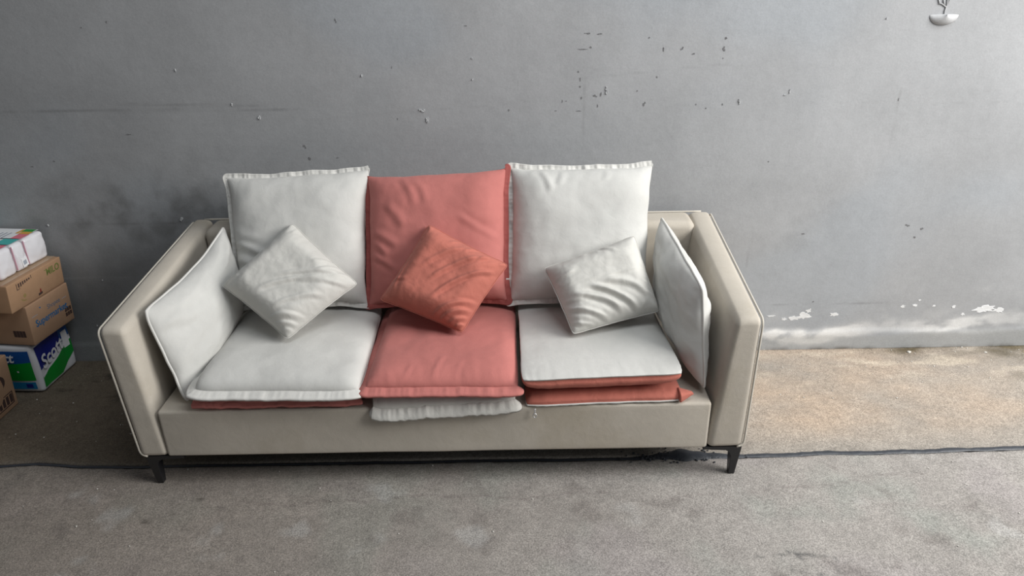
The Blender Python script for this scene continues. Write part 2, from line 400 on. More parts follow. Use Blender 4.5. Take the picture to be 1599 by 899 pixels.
slab_f = grid_surface('slab', xs2, tf, front_pos2, front_col, M_floor, floor)
# flip the front slab so that its normals face up
slab_f.data.flip_normals()
slab_f['label'] = 'grey speckled concrete apron in front of the joint'
# sealant ribbon in the joint: raised and wide on the right, thin and dark on the left
rx = np.arange(-3.0, 3.2, 0.012); V = []; F = []
for i, x in enumerate(rx):
    y = float(joint_y(np.array(x))); big = float(sstep(0.35, 0.62, np.array(x)))
    blob = math.exp(-((x - 0.58) / 0.10) ** 2) * 0.020
    wn = float(perlin(np.array(x * 14), np.array(0.3), 140)); wn2 = float(perlin(np.array(x * 31), np.array(0.7), 141))
    hw = 0.006 + big * (0.0045 + 0.003 * wn + 0.0015 * wn2) + blob * (1 + .4 * wn2)
    zt = -0.004 + big * (0.0045 + 0.0015 * wn2) + blob * 0.25
    y += big * 0.002 * wn2 + blob * 0.3
    for (dy, z) in ((-hw, -0.004 + big * .003), (-hw * .75, zt + .001), (-hw * .1, zt + .0025 + .0012 * wn), (hw * .5, zt + .0005), (hw, -0.004 + big * .003)):
        V.append((x, y + dy, z))
    if i:
        for k in range(4): F.append(((i - 1) * 5 + k, i * 5 + k, i * 5 + k + 1, (i - 1) * 5 + k + 1))
seal = mesh_obj('joint_sealant', V, F, M_seal, floor)
seal['label'] = 'black rubbery sealant in the slab joint'
rnd = random.Random(5); parts = []
def pebble(p, r, rn):
    bm = bmesh.new(); bmesh.ops.create_icosphere(bm, subdivisions=1, radius=r)
    for v in bm.verts: v.co *= rn.uniform(.6, 1.2); v.co.z *= .6
    V = [Vector(p) + v.co for v in bm.verts]; F = [tuple(v.index for v in f.verts) for f in bm.faces]; bm.free(); return V, F
for k in range(150):
    x = rnd.gauss(0.57, 0.09); y = -0.724 + rnd.gauss(0, 0.018); parts.append(pebble((x, y, .002), rnd.uniform(.002, .006), rnd))
V, F = join_geo(parts); cr = mesh_obj('crumbs', V, F, M_crumb, floor, smooth=False); cr['kind'] = 'stuff'
cr['label'] = 'crumbled black sealant bits heaped behind the right front leg'
parts = []
for k in range(150):
    if k < 70: x = rnd.uniform(0.95, 2.3); y = -rnd.uniform(.01, .5) ** 1.3
    elif k < 110: x = rnd.uniform(-2, 2); y = rnd.uniform(-1.3, -.75)
    else: x = rnd.uniform(-1.9, -1.2); y = -rnd.uniform(.03, .6)
    parts.append(pebble((x, y, .0008), rnd.uniform(.0012, .0035), rnd))
parts.append(pebble((1.70, -.045, .002), .009, rnd)); parts.append(pebble((2.02, -.06, .002), .007, rnd))
V, F = join_geo(parts); cr = mesh_obj('grit', V, F, M_debris, floor, smooth=False); cr['kind'] = 'stuff'
cr['label'] = 'fine pale grit scattered over the concrete'

# chips and lifted flakes of paint on the wall
CHIPS= [(-0.937,1.035,0.0096,0.0143,'w'),(-0.323,1.053,0.0144,0.0107,'w'),(-0.306,1.02,0.0096,0.0144,'w'),(-1.031,1.086,0.0048,0.0082,'w'),(-0.419,1.022,0.0048,0.0072,'d'),(-1.312,0.64,0.0114,0.0121,'w'),(-0.768,0.875,0.0098,0.0113,'d'),(-0.784,0.925,0.0098,0.0086,'d'),(-0.662,0.878,0.0111,0.005,'d'),(0.362,1.11,0.0048,0.0199,'w'),(0.341,1.101,0.0048,0.014,'d'),(0.318,1.097,0.0119,0.007,'d'),(0.331,1.059,0.0036,0.0107,'d'),(0.199,1.078,0.0036,0.0106,'d'),(0.213,1.078,0.0072,0.0024,'d'),(0.175,1.043,0.0096,0.0024,'d'),(0.262,1.041,0.0204,0.0024,'d'),(0.27,1.088,0.0048,0.0106,'d'),(0.264,1.13,0.0059,0.007,'d'),(0.264,1.156,0.0035,0.0138,'d'),(0.256,1.183,0.007,0.008,'d'),(0.287,1.317,0.0207,0.0033,'d'),(0.331,1.314,0.0184,0.0044,'d'),(0.27,1.262,0.0348,0.0033,'d'),(0.298,1.268,0.007,0.0067,'d'),(0.509,1.298,0.0058,0.0055,'d'),(0.563,1.257,0.0058,0.0134,'d'),(0.632,1.261,0.007,0.01,'d'),(0.673,1.24,0.0116,0.0056,'d'),(0.786,1.293,0.0081,0.0088,'d'),(0.781,1.256,0.0093,0.0156,'d'),(0.782,1.222,0.0035,0.0045,'d'),(0.546,1.16,0.0047,0.0069,'d'),(0.476,1.111,0.0048,0.0047,'d'),(0.503,1.059,0.0072,0.0119,'d'),(0.699,1.058,0.0036,0.0059,'d'),(0.737,1.043,0.0036,0.006,'d'),(0.798,1.056,0.0048,0.0095,'d'),(0.862,1.062,0.006,0.013,'w'),(1.043,1.102,0.0036,0.0164,'w'),(1.028,1.088,0.0119,0.0023,'w'),(1.352,1.35,0.0034,0.0065,'w'),(1.455,1.064,0.0024,0.0118,'d'),(0.0,1.048,0.0048,0.0095,'d'),(-0.15,1.349,0.0137,0.0032,'d'),(-0.132,1.237,0.0058,0.0045,'w'),(-0.132,1.162,0.0047,0.0057,'w'),(-0.537,1.182,0.0047,0.008,'w'),(-0.425,1.21,0.0035,0.009,'d'),(-0.613,1.376,0.0057,0.0107,'d'),(-1.215,1.212,0.0047,0.0102,'w'),(-1.518,1.364,0.0045,0.0043,'d'),(-1.424,1.382,0.0068,0.0086,'d'),(1.239,0.163,0.0355,0.0215,'p'),(1.2,0.152,0.0301,0.0123,'p'),(1.157,0.147,0.0137,0.0077,'p'),(1.255,0.185,0.0123,0.0122,'p'),(1.367,0.167,0.0246,0.0107,'p'),(1.654,0.198,0.0109,0.0076,'p'),(1.705,0.203,0.0136,0.0076,'p'),(1.718,0.227,0.0068,0.0045,'p'),(1.87,0.194,0.0095,0.0091,'p'),(1.917,0.157,0.011,0.0077,'p'),(2.001,0.18,0.0519,0.0215,'p'),(2.068,0.172,0.0274,0.0123,'p'),(1.784,0.199,0.0095,0.0061,'p'),(1.1,0.163,0.0191,0.0046,'p'),(1.0,0.835,0.005,0.0051,'d'),(1.601,0.562,0.0155,0.0069,'d'),(1.658,0.547,0.0104,0.011,'d'),(1.635,0.512,0.0104,0.007,'d'),(1.18,0.534,0.0104,0.0069,'d'),(2.026,0.176,0.0082,0.0092,'p'),(1.27,0.227,0.0081,0.006,'d'),(-1.847,0.623,0.0064,0.0068,'w'),(-1.84,0.863,0.011,0.0038,'d'),(-1.749,0.882,0.011,0.005,'d'),(-1.442,0.981,0.0169,0.0036,'d'),(-1.69,0.381,0.0039,0.0043,'w'),(-1.765,0.17,0.0041,0.0092,'w')]
rnd = random.Random(11)
for (x, z, w, h, t) in CHIPS:
    n = 20 if t == 'p' else 9
    for rep in range(2 if t in 'dw' and w * h > 6e-5 else 1):
        ox, oz = (0, 0) if rep == 0 else (rnd.uniform(-.7, .7) * w, rnd.uniform(-.7, .7) * h)
        sw, shh = (w, h) if t == 'p' else ((w * .6, h * .62) if rep == 0 else (w * .4, h * .5))
        ring = []
        for k in range(n):
            a = 2 * math.pi * k / n; q = rnd.uniform(.45, 1.15)
            ring.append((x + ox + math.cos(a) * sw * q, z + oz + math.sin(a) * shh * q))
        y0 = float(wall_pos(np.array(x), np.array(z))[1])
        V = []; lift = .004 if t == 'w' else .0012
        for (a, b) in ring: V.append((a, y0 + .001, b))
        for (a, b) in ring: V.append((x + ox + (a - x - ox) * .92, y0 - lift * rnd.uniform(.4, 1.1), z + oz + (b - z - oz) * .92))
        V.append((x + ox, y0 - lift * .5, z + oz)); c = 2 * n
        F = [(k, (k + 1) % n, n + (k + 1) % n, n + k) for k in range(n)] + [(n + k, n + (k + 1) % n, c) for k in range(n)]
        o = mesh_obj('paint_chip', V, F, {'d': M_chipd, 'w': M_flake, 'p': M_chipw}[t], wall, smooth=False)
        o.data.flip_normals()
# half-round blister of plaster with thin ridges above it, top right
V = []; F = []; nu, nv = 24, 10; cx, cz = 1.556, 1.358
for i in range(nu + 1):
    a = math.pi * i / nu
    for j in range(nv + 1):
        b = (math.pi / 2) * j / nv
        rr = 0.052 * math.cos(b) ; V.append((cx - math.cos(a) * rr, -0.001 - 0.020 * math.sin(b) * math.sin(a) ** .6 , cz - math.sin(a) * 0.034 * math.cos(b) + .004 * math.sin(b)))
for i in range(nu):
    for j in range(nv): p = i * (nv + 1) + j; F.append((p, p + nv + 1, p + nv + 2, p + 1))
bl = mesh_obj('plaster_blister', V, F, M_wall, wall)
ca = bl.data.color_attributes.new('paint', 'FLOAT_COLOR', 'POINT')
for d in ca.data: d.color = (.46, .465, .475, 1)
parts = []
for pts in (((1.556, 1.345), (1.554, 1.372), (1.557, 1.395), (1.553, 1.43)), ((1.556, 1.385), (1.540, 1.395), (1.528, 1.398)), ((1.556, 1.39), (1.563, 1.41), (1.574, 1.425)), ((1.548, 1.392), (1.541, 1.41)), ((1.53, 1.395), (1.522, 1.415))):
    parts.append(tube([(a, -.002, b) for a, b in pts], .0022, 6))
V, F = join_geo(parts); rg = mesh_obj('plaster_ridge', V, F, M_wall, wall)
ca = rg.data.color_attributes.new('paint', 'FLOAT_COLOR', 'POINT')
for d in ca.data: d.color = (.42, .425, .435, 1)

# ------------------------------------------------------------------ sofa
sofa = thing('sofa', (-0.23, -0.45, 0), 'long cream upholstered three-seat sofa on black metal legs against the grey wall', 'sofa')
YF, YB = -0.845, -0.045
def soft(amp, f, seed):
    def d(v):
        n = float(fbm(np.array(v.x * f + v.z * f), np.array(v.y * f + v.z * f * .7), 3, seed)) * amp
        return Vector((v.x + n, v.y + n * .6, v.z + n))
    return d
def arm(xo_ft, xo_fb, xo_b, xi_ft, xi_fb, xi_bt, sgn, ztf, ztb, seed):
    c = {}
    # x: -1 = outer, +1 = inner (in warp space)
    c[(-1, -1, -1)] = (xo_fb, YF, .125); c[(-1, -1, 1)] = (xo_ft, YF, ztf); c[(-1, 1, 1)] = (xo_b, YB, ztb); c[(-1, 1, -1)] = (xo_b, YB, .125)
    c[(1, -1, -1)] = (xi_fb, YF, .125); c[(1, -1, 1)] = (xi_ft, YF, ztf - .003); c[(1, 1, 1)] = (xi_bt, YB, ztb - .004); c[(1, 1, -1)] = (xi_fb, YB, .125)
    base = tri(c)
    def w(p):
        q = base(p)
        # padded faces: belly out a little
        g = (1 - p.y ** 4) * (1 - p.z ** 4); q.x += sgn * .006 * g * p.x * -1
        if p.z > .5: q.z += .006 * (1 - p.x ** 2) * (p.z - .5) * 2
        return q
    V, F = rbox((.11, .80, .50), .022, mid=6, arc=4, warp=w, disp=soft(.0012, 7, seed))
    if sgn > 0: F = [f[::-1] for f in F]
    return V, F
V, F = arm(-1.231, -1.206, -1.236, -1.153, -1.117, -1.165, -1, .590, .655, 1)
F = F
mesh_obj('armrest', V, F, M_sofa, sofa)['label'] = 'left armrest of the sofa'
V, F = arm(.743, .738, .778, .665, .618, .690, 1, .588, .653, 2)
mesh_obj('armrest', V, F, M_sofa, sofa)['label'] = 'right armrest of the sofa'
V, F = rbox((1.74, .78, .18), .010, mid=10, arc=3, warp=lambda p: Vector((-.2495 + p.x * .8705, -.4438 + p.y * .400 , .2125 + p.z * .0865 )), disp=soft(.001, 5, 3))
mesh_obj('seat_base', V, F, M_sofa, sofa)
V, F = rbox((1.88, .14, .54), .03, mid=8, arc=4, warp=lambda p: Vector((-.23 + p.x * .925, -.115 + p.y * .068 - (.5 - p.z / 2) * .015, .39 + p.z * .268)), disp=soft(.0015, 5, 4))
mesh_obj('backrest', V, F, M_sofa, sofa)
V, F = rbox((1.9, .74, .004), .001, 2, 1, warp=lambda p: Vector((-.23 + p.x * .94, -.445 + p.y * .375, .1225 + p.z * .002)))
mesh_obj('underside_shade_panel', V, F, plain('black_shade_panel', (.015, .015, .016), .9), sofa)  # black sheet added under the seat to deepen the shade below
def bend(pts, r=.02, n=5):
    out = [Vector(pts[0])]
    for i in range(1, len(pts) - 1):
        a, b, c = Vector(pts[i - 1]), Vector(pts[i]), Vector(pts[i + 1])
        p = b + (a - b).normalized() * r; q = b + (c - b).normalized() * r
        for k in range(n + 1):
            t = k / n; out.append((1 - t) ** 2 * p + 2 * t * (1 - t) * b + t * t * q)
    out.append(Vector(pts[-1])); return out
def densify(pts, d=.03):
    out = []
    for a, b in zip(pts[:-1], pts[1:]):
        n = max(1, int((b - a).length / d))
        for k in range(n): out.append(a + (b - a) * k / n)
    out.append(pts[-1]); return out
for (s, xo, xob, xbk) in ((-1, -1.2335, -1.2085, -1.236), (1, .7455, .7405, .778)):
    p = bend([(xob - s * .02, YF + .004, .129), (xob - s * .001, YF + .006, .130), (xo, YF + .006, .585), (xbk, YB - .01, .650), (xbk, YB + .0, .14)], .022)
    V, F = tube(densify(p), 0.0036, 8); mesh_obj('piping', V, F, M_sofapipe, sofa)
p = bend([(-1.20, YB + .002, .652), (.745, YB + .002, .652)], .02)
V, F = tube(densify(p), 0.0036, 8); mesh_obj('piping', V, F, M_sofapipe, sofa)
def leg(x, y, s, sy):
    # flat bracket under the frame with a tapering blade foot at the outer end; s = direction towards the sofa middle
    prof = [(0, .125), (.125, .125), (.125, .113), (.050, .108), (.036, .100), (.030, .085), (.026, 0.0), (.006, 0.0), (0, .11)]
    n = len(prof); V = []; th = .022
    for dy in (-1, 1):
        for (a, z) in prof:
            k = (z / .125); yy = dy * (th * (.45 + .55 * k)) + sy * .006 * (1 - k)
            V.append((x + s * a, y + yy, z))
    F = [tuple(range(n))[::-1], tuple(range(n, 2 * n))] + [(i, (i + 1) % n, n + (i + 1) % n, n + i) for i in range(n)]
    if s < 0: F = [f[::-1] for f in F]
    o = mesh_obj('leg', V, F, M_black, sofa, smooth=False)
    b = o.modifiers.new('edge_bevel', 'BEVEL'); b.width = .0015; b.segments = 2
    return o
leg(-1.212 + .015, YF + .030, 1, 1); leg(.742 - .006, YF + .030, -1, 1); leg(-1.20, YB - .04, 1, -1); leg(.74, YB - .04, -1, -1)

# ------------------------------------------------------------------ cushions
def quad(c, u, v):
    a, b, cc, d = [np.array(p) for p in c]
    u = u[..., None]; v = v[..., None]
    return ((1 - u) * (1 - v) * a + (1 + u) * (1 - v) * b + (1 + u) * (1 + v) * cc + (1 - u) * (1 + v) * d) / 4
def qnorm(c):
    a, b, cc, d = [np.array(p) for p in c]; n = np.cross(cc - a, d - b); return n / np.linalg.norm(n)
def folds_h(u, v, folds):
    h = np.zeros_like(u)
    for (u0, v0, u1, v1, bow, w, amp) in folds:
        dx, dy = u1 - u0, v1 - v0; L = math.hypot(dx, dy); tx, ty = dx / L, dy / L
        t = ((u - u0) * tx + (v - v0) * ty) / L; s = -(u - u0) * ty + (v - v0) * tx
        s = s - bow * 4 * t * (1 - t)
        env = sstep(-.12, .2, t) * (1 - sstep(.8, 1.12, t))
        q = s / w
        h += amp * env * (np.exp(-q ** 2) - .75 * np.exp(-(q + 1.35) ** 2 / .8) - .25 * np.exp(-(q - 1.6) ** 2))
    return h
def pucker(u, v, freq, seed, reach=.13, W=(1, 1)):
    """gathers running in from the seam"""
    r = 0
    for (d, s) in ((1 - u, v), (1 + u, v + 7), (1 - v, u + 13), (1 + v, u + 23)):
        r = r + np.exp(-np.clip(d, 0, 9) / reach) * perlin(s * freq + d * 2.0, d * 1.2, seed)
    return r
def outline(u, v, pinch, wob, seed):
    """pull the middle of every side in a little; corners stay"""
    fu = 1 - pinch * (1 - v ** 2) * 1.0 + wob * perlin(v * 3, np.sign(u) * 5, seed); fv = 1 - pinch * (1 - u ** 2) + wob * perlin(u * 3, np.sign(v) * 9, seed + 1)
    return u * fu, v * fv
def cushion(name, c, t_top, t_bot, mats, label, cat='cushion', group=None, N=72, p=6.0, q=.5, pinch=.02, puck=.004, freq=9, low=.003, seed=1,
            folds=(), crown=0.0, flange=0.0, fl_mat=None, piping=0.0, pip_mat=None, droop=(0, 0, 0), fl_sides=None, fold_both=False, fl_ripple=.004, gus=0.0, origin=None, wob=.006, edge_bow=None, corner=0.10):
    n = qnorm(c); root_loc = origin if origin is not None else tuple(np.mean(np.array(c), 0))
    root = thing(name, root_loc, label, cat, group)
    s = np.sin(np.linspace(-np.pi / 2, np.pi / 2, N)); s = .8 * s + .2 * np.linspace(-1, 1, N)
    u, v = np.meshgrid(s, s, indexing='ij')
    # rounded corners in plan
    def rc(u, v):
        k = corner; m = np.minimum(np.abs(u), np.abs(v)); M = np.maximum(np.abs(u), np.abs(v)); f = 1 - k * .35 * (np.clip(m, 0, 1) ** 6) * (M ** 6); return u * f, v * f
    uu, vv = rc(u, v); uu, vv = outline(uu, vv, pinch, wob, seed)
    mid = quad(c, uu, vv)
    if edge_bow: mid = mid + edge_bow(uu, vv)
    prof = (np.clip(1 - np.abs(u) ** p, 0, 1) * np.clip(1 - np.abs(v) ** p, 0, 1)) ** q
    base = prof * (1 + crown * (1 - u ** 2) * (1 - v ** 2))
    fade = np.clip(1 - np.maximum(np.abs(u), np.abs(v)) ** 14, 0, 1)
    rel = low * fbm(u * 1.6, v * 1.6, 3, seed) + puck * pucker(u, v, freq, seed + 5)
    h1 = base * t_top + fade * (rel + folds_h(u, v, folds))
    h2 = base * t_bot + fade * (low * fbm(u * 1.6, v * 1.6, 3, seed + 40) + puck * pucker(u, v, freq, seed + 45) + (folds_h(u, v, folds) if fold_both else 0))
    h1 = np.maximum(h1, 0); h2 = np.maximum(h2, 0)
    def wide(h, t):
        k = np.clip(h / max(t, 1e-4), 0, 1); g = gus * 4 * np.clip(k, 0, .98) * (1 - np.clip(k, 0, .98)) if gus else 0
        return quad(c, uu * (1 + g), vv * (1 + g)) + (edge_bow(uu, vv) if edge_bow else 0)
    A = wide(h1, t_top) + n * h1[..., None]; B = wide(h2, t_bot) - n * h2[..., None]
    V = list(A.reshape(-1, 3)); F = []; MI = []
    ia = np.arange(N * N).reshape(N, N); ib = ia.copy(); k = N * N
    for i in range(N):
        for j in range(N):
            if 0 < i < N - 1 and 0 < j < N - 1: ib[i, j] = k; V.append(B[i, j]); k += 1
    for i in range(N - 1):
        for j in range(N - 1):
            F.append((ia[i, j], ia[i + 1, j], ia[i + 1, j + 1], ia[i, j + 1])); MI.append(0)
            f = (ib[i, j], ib[i, j + 1], ib[i + 1, j + 1], ib[i + 1, j])
            F.append(f); MI.append(1 if len(mats) > 1 else 0)
    body = mesh_obj('cover', V, F, mats, root, mat_idx=MI)
    # seam outline
    bi = [(i, 0) for i in range(N)] + [(N - 1, j) for j in range(1, N)] + [(i, N - 1) for i in range(N - 2, -1, -1)] + [(0, j) for j in range(N - 2, 0, -1)]
    side = ['B'] * N + ['R'] * (N - 1) + ['T'] * (N - 1) + ['L'] * (N - 2)
    ring = np.array([mid[i, j] for i, j in bi]); m = len(ring); ctr = ring.mean(0)
    if flange > 0:
        # resample ring densely
        K = 4; rr = []; sd = []
        for i in range(m):
            for k2 in range(K): rr.append(ring[i] * (1 - k2 / K) + ring[(i + 1) % m] * k2 / K); sd.append(side[i])
        rr = np.array(rr); M_ = len(rr); tang = np.roll(rr, -3, 0) - np.roll(rr, 3, 0); tang /= np.linalg.norm(tang, axis=1)[:, None]
        out = np.cross(tang, n); out /= np.linalg.norm(out, axis=1)[:, None]
        if np.mean(np.sum(out * (rr - ctr), 1)) < 0: out = -out
        arc = np.cumsum(np.linalg.norm(np.roll(rr, -1, 0) - rr, axis=1)); dr = np.array(droop, float)
        act = np.array([1.0 if (fl_sides is None or x in fl_sides) else .15 for x in sd])
        for _ in range(10): act = (np.roll(act, 1) + act + np.roll(act, -1)) / 3
        V = []; F = []; R = 9
        ph = perlin(arc * 70, arc * 0, seed + 60) * .6 + perlin(arc * 28, arc * 0, seed + 61)
        wv = perlin(arc * 9, arc * 0, seed + 62)
        for r_ in range(R):
            t = r_ / (R - 1); w = flange * act * (1 + .12 * wv)
            P0 = rr + out * (w * t)[:, None] - out * .004
            z = n * ((fl_ripple * (ph * math.sin(min(1, t * 1.25) * math.pi * .8) + .8 * wv * t))[:, None] * act[:, None]) + dr * ((t ** 1.5) * act)[:, None]
            th = .0030 if 0 < t < .8 else (.0042 if t <= .93 and t > 0 else .0032)
            V += list(P0 + z + n * th)
        for r_ in range(R - 1, -1, -1):
            t = r_ / (R - 1); w = flange * act * (1 + .12 * wv)
            P0 = rr + out * (w * t)[:, None] - out * .004
            z = n * ((fl_ripple * (ph * math.sin(min(1, t * 1.25) * math.pi * .8) + .8 * wv * t))[:, None] * act[:, None]) + dr * ((t ** 1.5) * act)[:, None]
            V += list(P0 + z - n * .0030)
        for a in range(2 * R - 1):
            for i in range(M_):
                j = (i + 1) % M_; F.append((a * M_ + i, a * M_ + j, (a + 1) * M_ + j, (a + 1) * M_ + i))
        mesh_obj('flange', V, F, fl_mat or mats[0], root)
    if piping > 0:
        P = []
        K = 2
        for i in range(m):
            for k2 in range(K): P.append(Vector(ring[i] * (1 - k2 / K) + ring[(i + 1) % m] * k2 / K))
        sm = [(P[i - 1] + P[i] * 2 + P[(i + 1) % len(P)]) / 4 for i in range(len(P))]
        V, F = tube(sm, piping, 8, closed=True)
        mesh_obj('piping', V, F, pip_mat or mats[0], root)
    return root, body

# inflated throw pillows: thin inextensible cloth blown up until it fills (position based)
def blow(N=52, W=.34, fill=.055, steps=150, seed=0, slack=1.03):
    r = np.random.RandomState(seed); L = W / (N - 1) * slack; g = np.linspace(-W / 2, W / 2, N)
    X, Y = np.meshgrid(g, g, indexing='ij'); P = np.zeros((2, N, N, 3)); P[..., 0] = X; P[..., 1] = Y
    d = np.minimum(np.minimum(X + W / 2, W / 2 - X), np.minimum(Y + W / 2, W / 2 - Y)) / (W / 2)
    bump = .35 * W * .2 * np.sqrt(np.clip(d, 0, 1))
    nz = fbm(X * 30, Y * 30, 3, seed) * .002; nz2 = fbm(X * 30, Y * 30, 3, seed + 9) * .002
    P[0, ..., 2] = bump + nz * (d > 0); P[1, ..., 2] = -bump + nz2 * (d > 0)
    vel = np.zeros_like(P)
    def weld():
        for ax in range(2):
            for e in (0, -1):
                if ax == 0: m = (P[0, e] + P[1, e]) / 2; P[0, e] = m; P[1, e] = m
                else: m = (P[0, :, e] + P[1, :, e]) / 2; P[0, :, e] = m; P[1, :, e] = m
    def con(A, B, l, k):
        dlt = B - A; ln = np.sqrt((dlt ** 2).sum(-1, keepdims=True)) + 1e-9
        c = dlt * ((ln - l) / ln * .5 * k); A += c; B -= c
    for st in range(steps):
        old = P.copy()
        tu = np.gradient(P, axis=1); tv = np.gradient(P, axis=2); nn = np.cross(tu, tv); nn[1] *= -1
        nn /= np.sqrt((nn ** 2).sum(-1, keepdims=True)) + 1e-9
        P += vel * .90 + nn * (.00050 * (1 if st < steps * .75 else .7))
        for it in range(6):
            for s in (0, 1):
                a = P[:, s:N - 1:2]; b = P[:, s + 1:N:2]; k = min(a.shape[1], b.shape[1]); con(a[:, :k], b[:, :k], L, 1)
                a = P[:, :, s:N - 1:2]; b = P[:, :, s + 1:N:2]; k = min(a.shape[2], b.shape[2]); con(a[:, :, :k], b[:, :, :k], L, 1)
            for s in (0, 1):
                a = P[:, s:N - 1:2, :-1]; b = P[:, s + 1:N:2, 1:]; k = min(a.shape[1], b.shape[1]); con(a[:, :k], b[:, :k], L * 1.414, .35)
                a = P[:, s:N - 1:2, 1:]; b = P[:, s + 1:N:2, :-1]; k = min(a.shape[1], b.shape[1]); con(a[:, :k], b[:, :k], L * 1.414, .35)
            weld()
        P[0, ..., 2] = np.clip(P[0, ..., 2], -.001, fill); P[1, ..., 2] = np.clip(P[1, ..., 2], -fill, .001)
        vel = P - old
    # soften a touch
    for _ in range(1):
        Q = P.copy(); Q[:, 1:-1, 1:-1] = (P[:, 1:-1, 1:-1] * 4 + P[:, :-2, 1:-1] + P[:, 2:, 1:-1] + P[:, 1:-1, :-2] + P[:, 1:-1, 2:]) / 8; P = Q
    return P
def pillow(name, c, P, mats, label, folds=(), straighten=.55, seam_mat=None, group=None, amp=1.2):
    root = thing(name, tuple(np.mean(np.array(c), 0)), label, 'cushion', group)
    N = P.shape[1]; n = qnorm(c)
    cs = np.mean([abs(P[0, 0, 0, 0]), abs(P[0, -1, -1, 0]), abs(P[0, 0, -1, 1])])
    U = P[..., 0] / cs; Vv = P[..., 1] / cs
    g = np.linspace(-1, 1, N); gu, gv = np.meshgrid(g, g, indexing='ij')
    U = U * (1 - straighten) + gu * straighten; Vv = Vv * (1 - straighten) + gv * straighten
    H = P[..., 2] * amp
    rim = np.clip(1 - np.maximum(np.abs(gu), np.abs(gv)) ** 16, 0, 1)
    H = H + 0
    H[0] += (1.25 * folds_h(gu, gv, folds) + .0042 * pucker(gu, gv, 9, int(cs * 1e5) % 50, .16) + .0030 * fbm(gu * 2.6, gv * 2.6, 4, 77)) * rim
    H[1] += .004 * pucker(gu, gv, 9, 5, .16) * rim
    k = 1 - .045 * np.abs(gu * gv) ** 7; U = U * k + .006 * perlin(gv * 5, gu * 5, 31); Vv = Vv * k + .006 * perlin(gu * 5, gv * 5, 37)
    X = quad(c, U, Vv) + n * H[..., None]
    V = list(X[0].reshape(-1, 3)); ia = np.arange(N * N).reshape(N, N); ib = ia.copy(); k = N * N; F = []
    for i in range(1, N - 1):
        for j in range(1, N - 1): ib[i, j] = k; V.append(X[1, i, j]); k += 1
    for i in range(N - 1):
        for j in range(N - 1):
            F.append((ia[i, j], ia[i + 1, j], ia[i + 1, j + 1], ia[i, j + 1])); F.append((ib[i, j], ib[i, j + 1], ib[i + 1, j + 1], ib[i + 1, j]))
    o = mesh_obj('cover', V, F, mats, root)
    sb = o.modifiers.new('smooth_cloth', 'SUBSURF'); sb.levels = 1; sb.render_levels = 1
    bi = [(i, 0) for i in range(N)] + [(N - 1, j) for j in range(1, N)] + [(i, N - 1) for i in range(N - 2, -1, -1)] + [(0, j) for j in range(N - 2, 0, -1)]
    V, F = tube([Vector(X[0, i, j]) for i, j in bi], .0018, 6, closed=True)
    mesh_obj('seam', V, F, seam_mat or mats, root)
    return root
W = [M_white]
def bow(fn): return fn
# lower layer of seat cushions
cushion('seat_cushion', [(-1.014, -.850, .328), (-.468, -.842, .326), (-.468, -.30, .326), (-1.008, -.30, .326)], .020, .022, [M_red],
        'flat red seat cushion squeezed under the left white seat cushion', group='lower layer of seat cushions', N=56, p=10, puck=.004, freq=13, seed=3, flange=.012, fl_mat=M_red, droop=(0, 0, -.012), fl_sides='B', corner=.1)
cushion('seat_cushion', [(-.448, -.856, .332), (.010, -.856, .334), (.010, -.30, .330), (-.448, -.30, .330)], .018, .026, [M_throw],
        'off-white seat cushion with drooping gathered flange under the middle red one', group='lower layer of seat cushions', N=64, p=9, puck=.006, freq=11, seed=13,
        flange=.034, fl_mat=M_throw, droop=(0, .014, -.034), fl_sides='B', fl_ripple=.006, corner=.1,
        edge_bow=lambda u, v: np.stack([0 * u, 0 * u, -.030 * ((1 - v) / 2) ** 24 * (1 - u) / 2 - .012 * ((1 - v) / 2) ** 24], -1))
rt, bd = cushion('seat_cushion', [(.036, -.852, .303), (.530, -.842, .308), (.522, -.30, .307), (.036, -.30, .305)], .042, .003, [M_red2, M_whitepipe],
        'lower seat cushion on the right with a fat terracotta front edge and white zip pull', group='lower layer of seat cushions', N=72, p=7, q=.42, puck=.0045, freq=15, seed=23,
        piping=.0035, pip_mat=M_whitepipe, low=.001, corner=.08, gus=.03)
# the same cushion's loose corner tab and zip pull
V, F = rbox((.03, .02, .012), .004, 2, 2, warp=lambda p: Vector((.540 + p.x * .024, -.826 + p.y * .012 * (1.25 - p.x), .322 + p.z * .008 * (1.4 - p.x) + .004 * math.sin(p.x * 3))))
mesh_obj('corner_tab', V, F, M_red2, rt)
parts = [rbox((.006, .003, .016), .001, 1, 1, warp=lambda p: Vector((.065 + p.x * .003, -.856 + p.y * .0015, .288 + p.z * .009)))]
parts.append(tube([(.065 + .0055 * math.cos(a), -.857, .272 + .007 * math.sin(a)) for a in [k * math.pi / 6 for k in range(12)]], .0018, 6, closed=True))
V, F = join_geo(parts); mesh_obj('zip_pull', V, F, M_zip, rt)

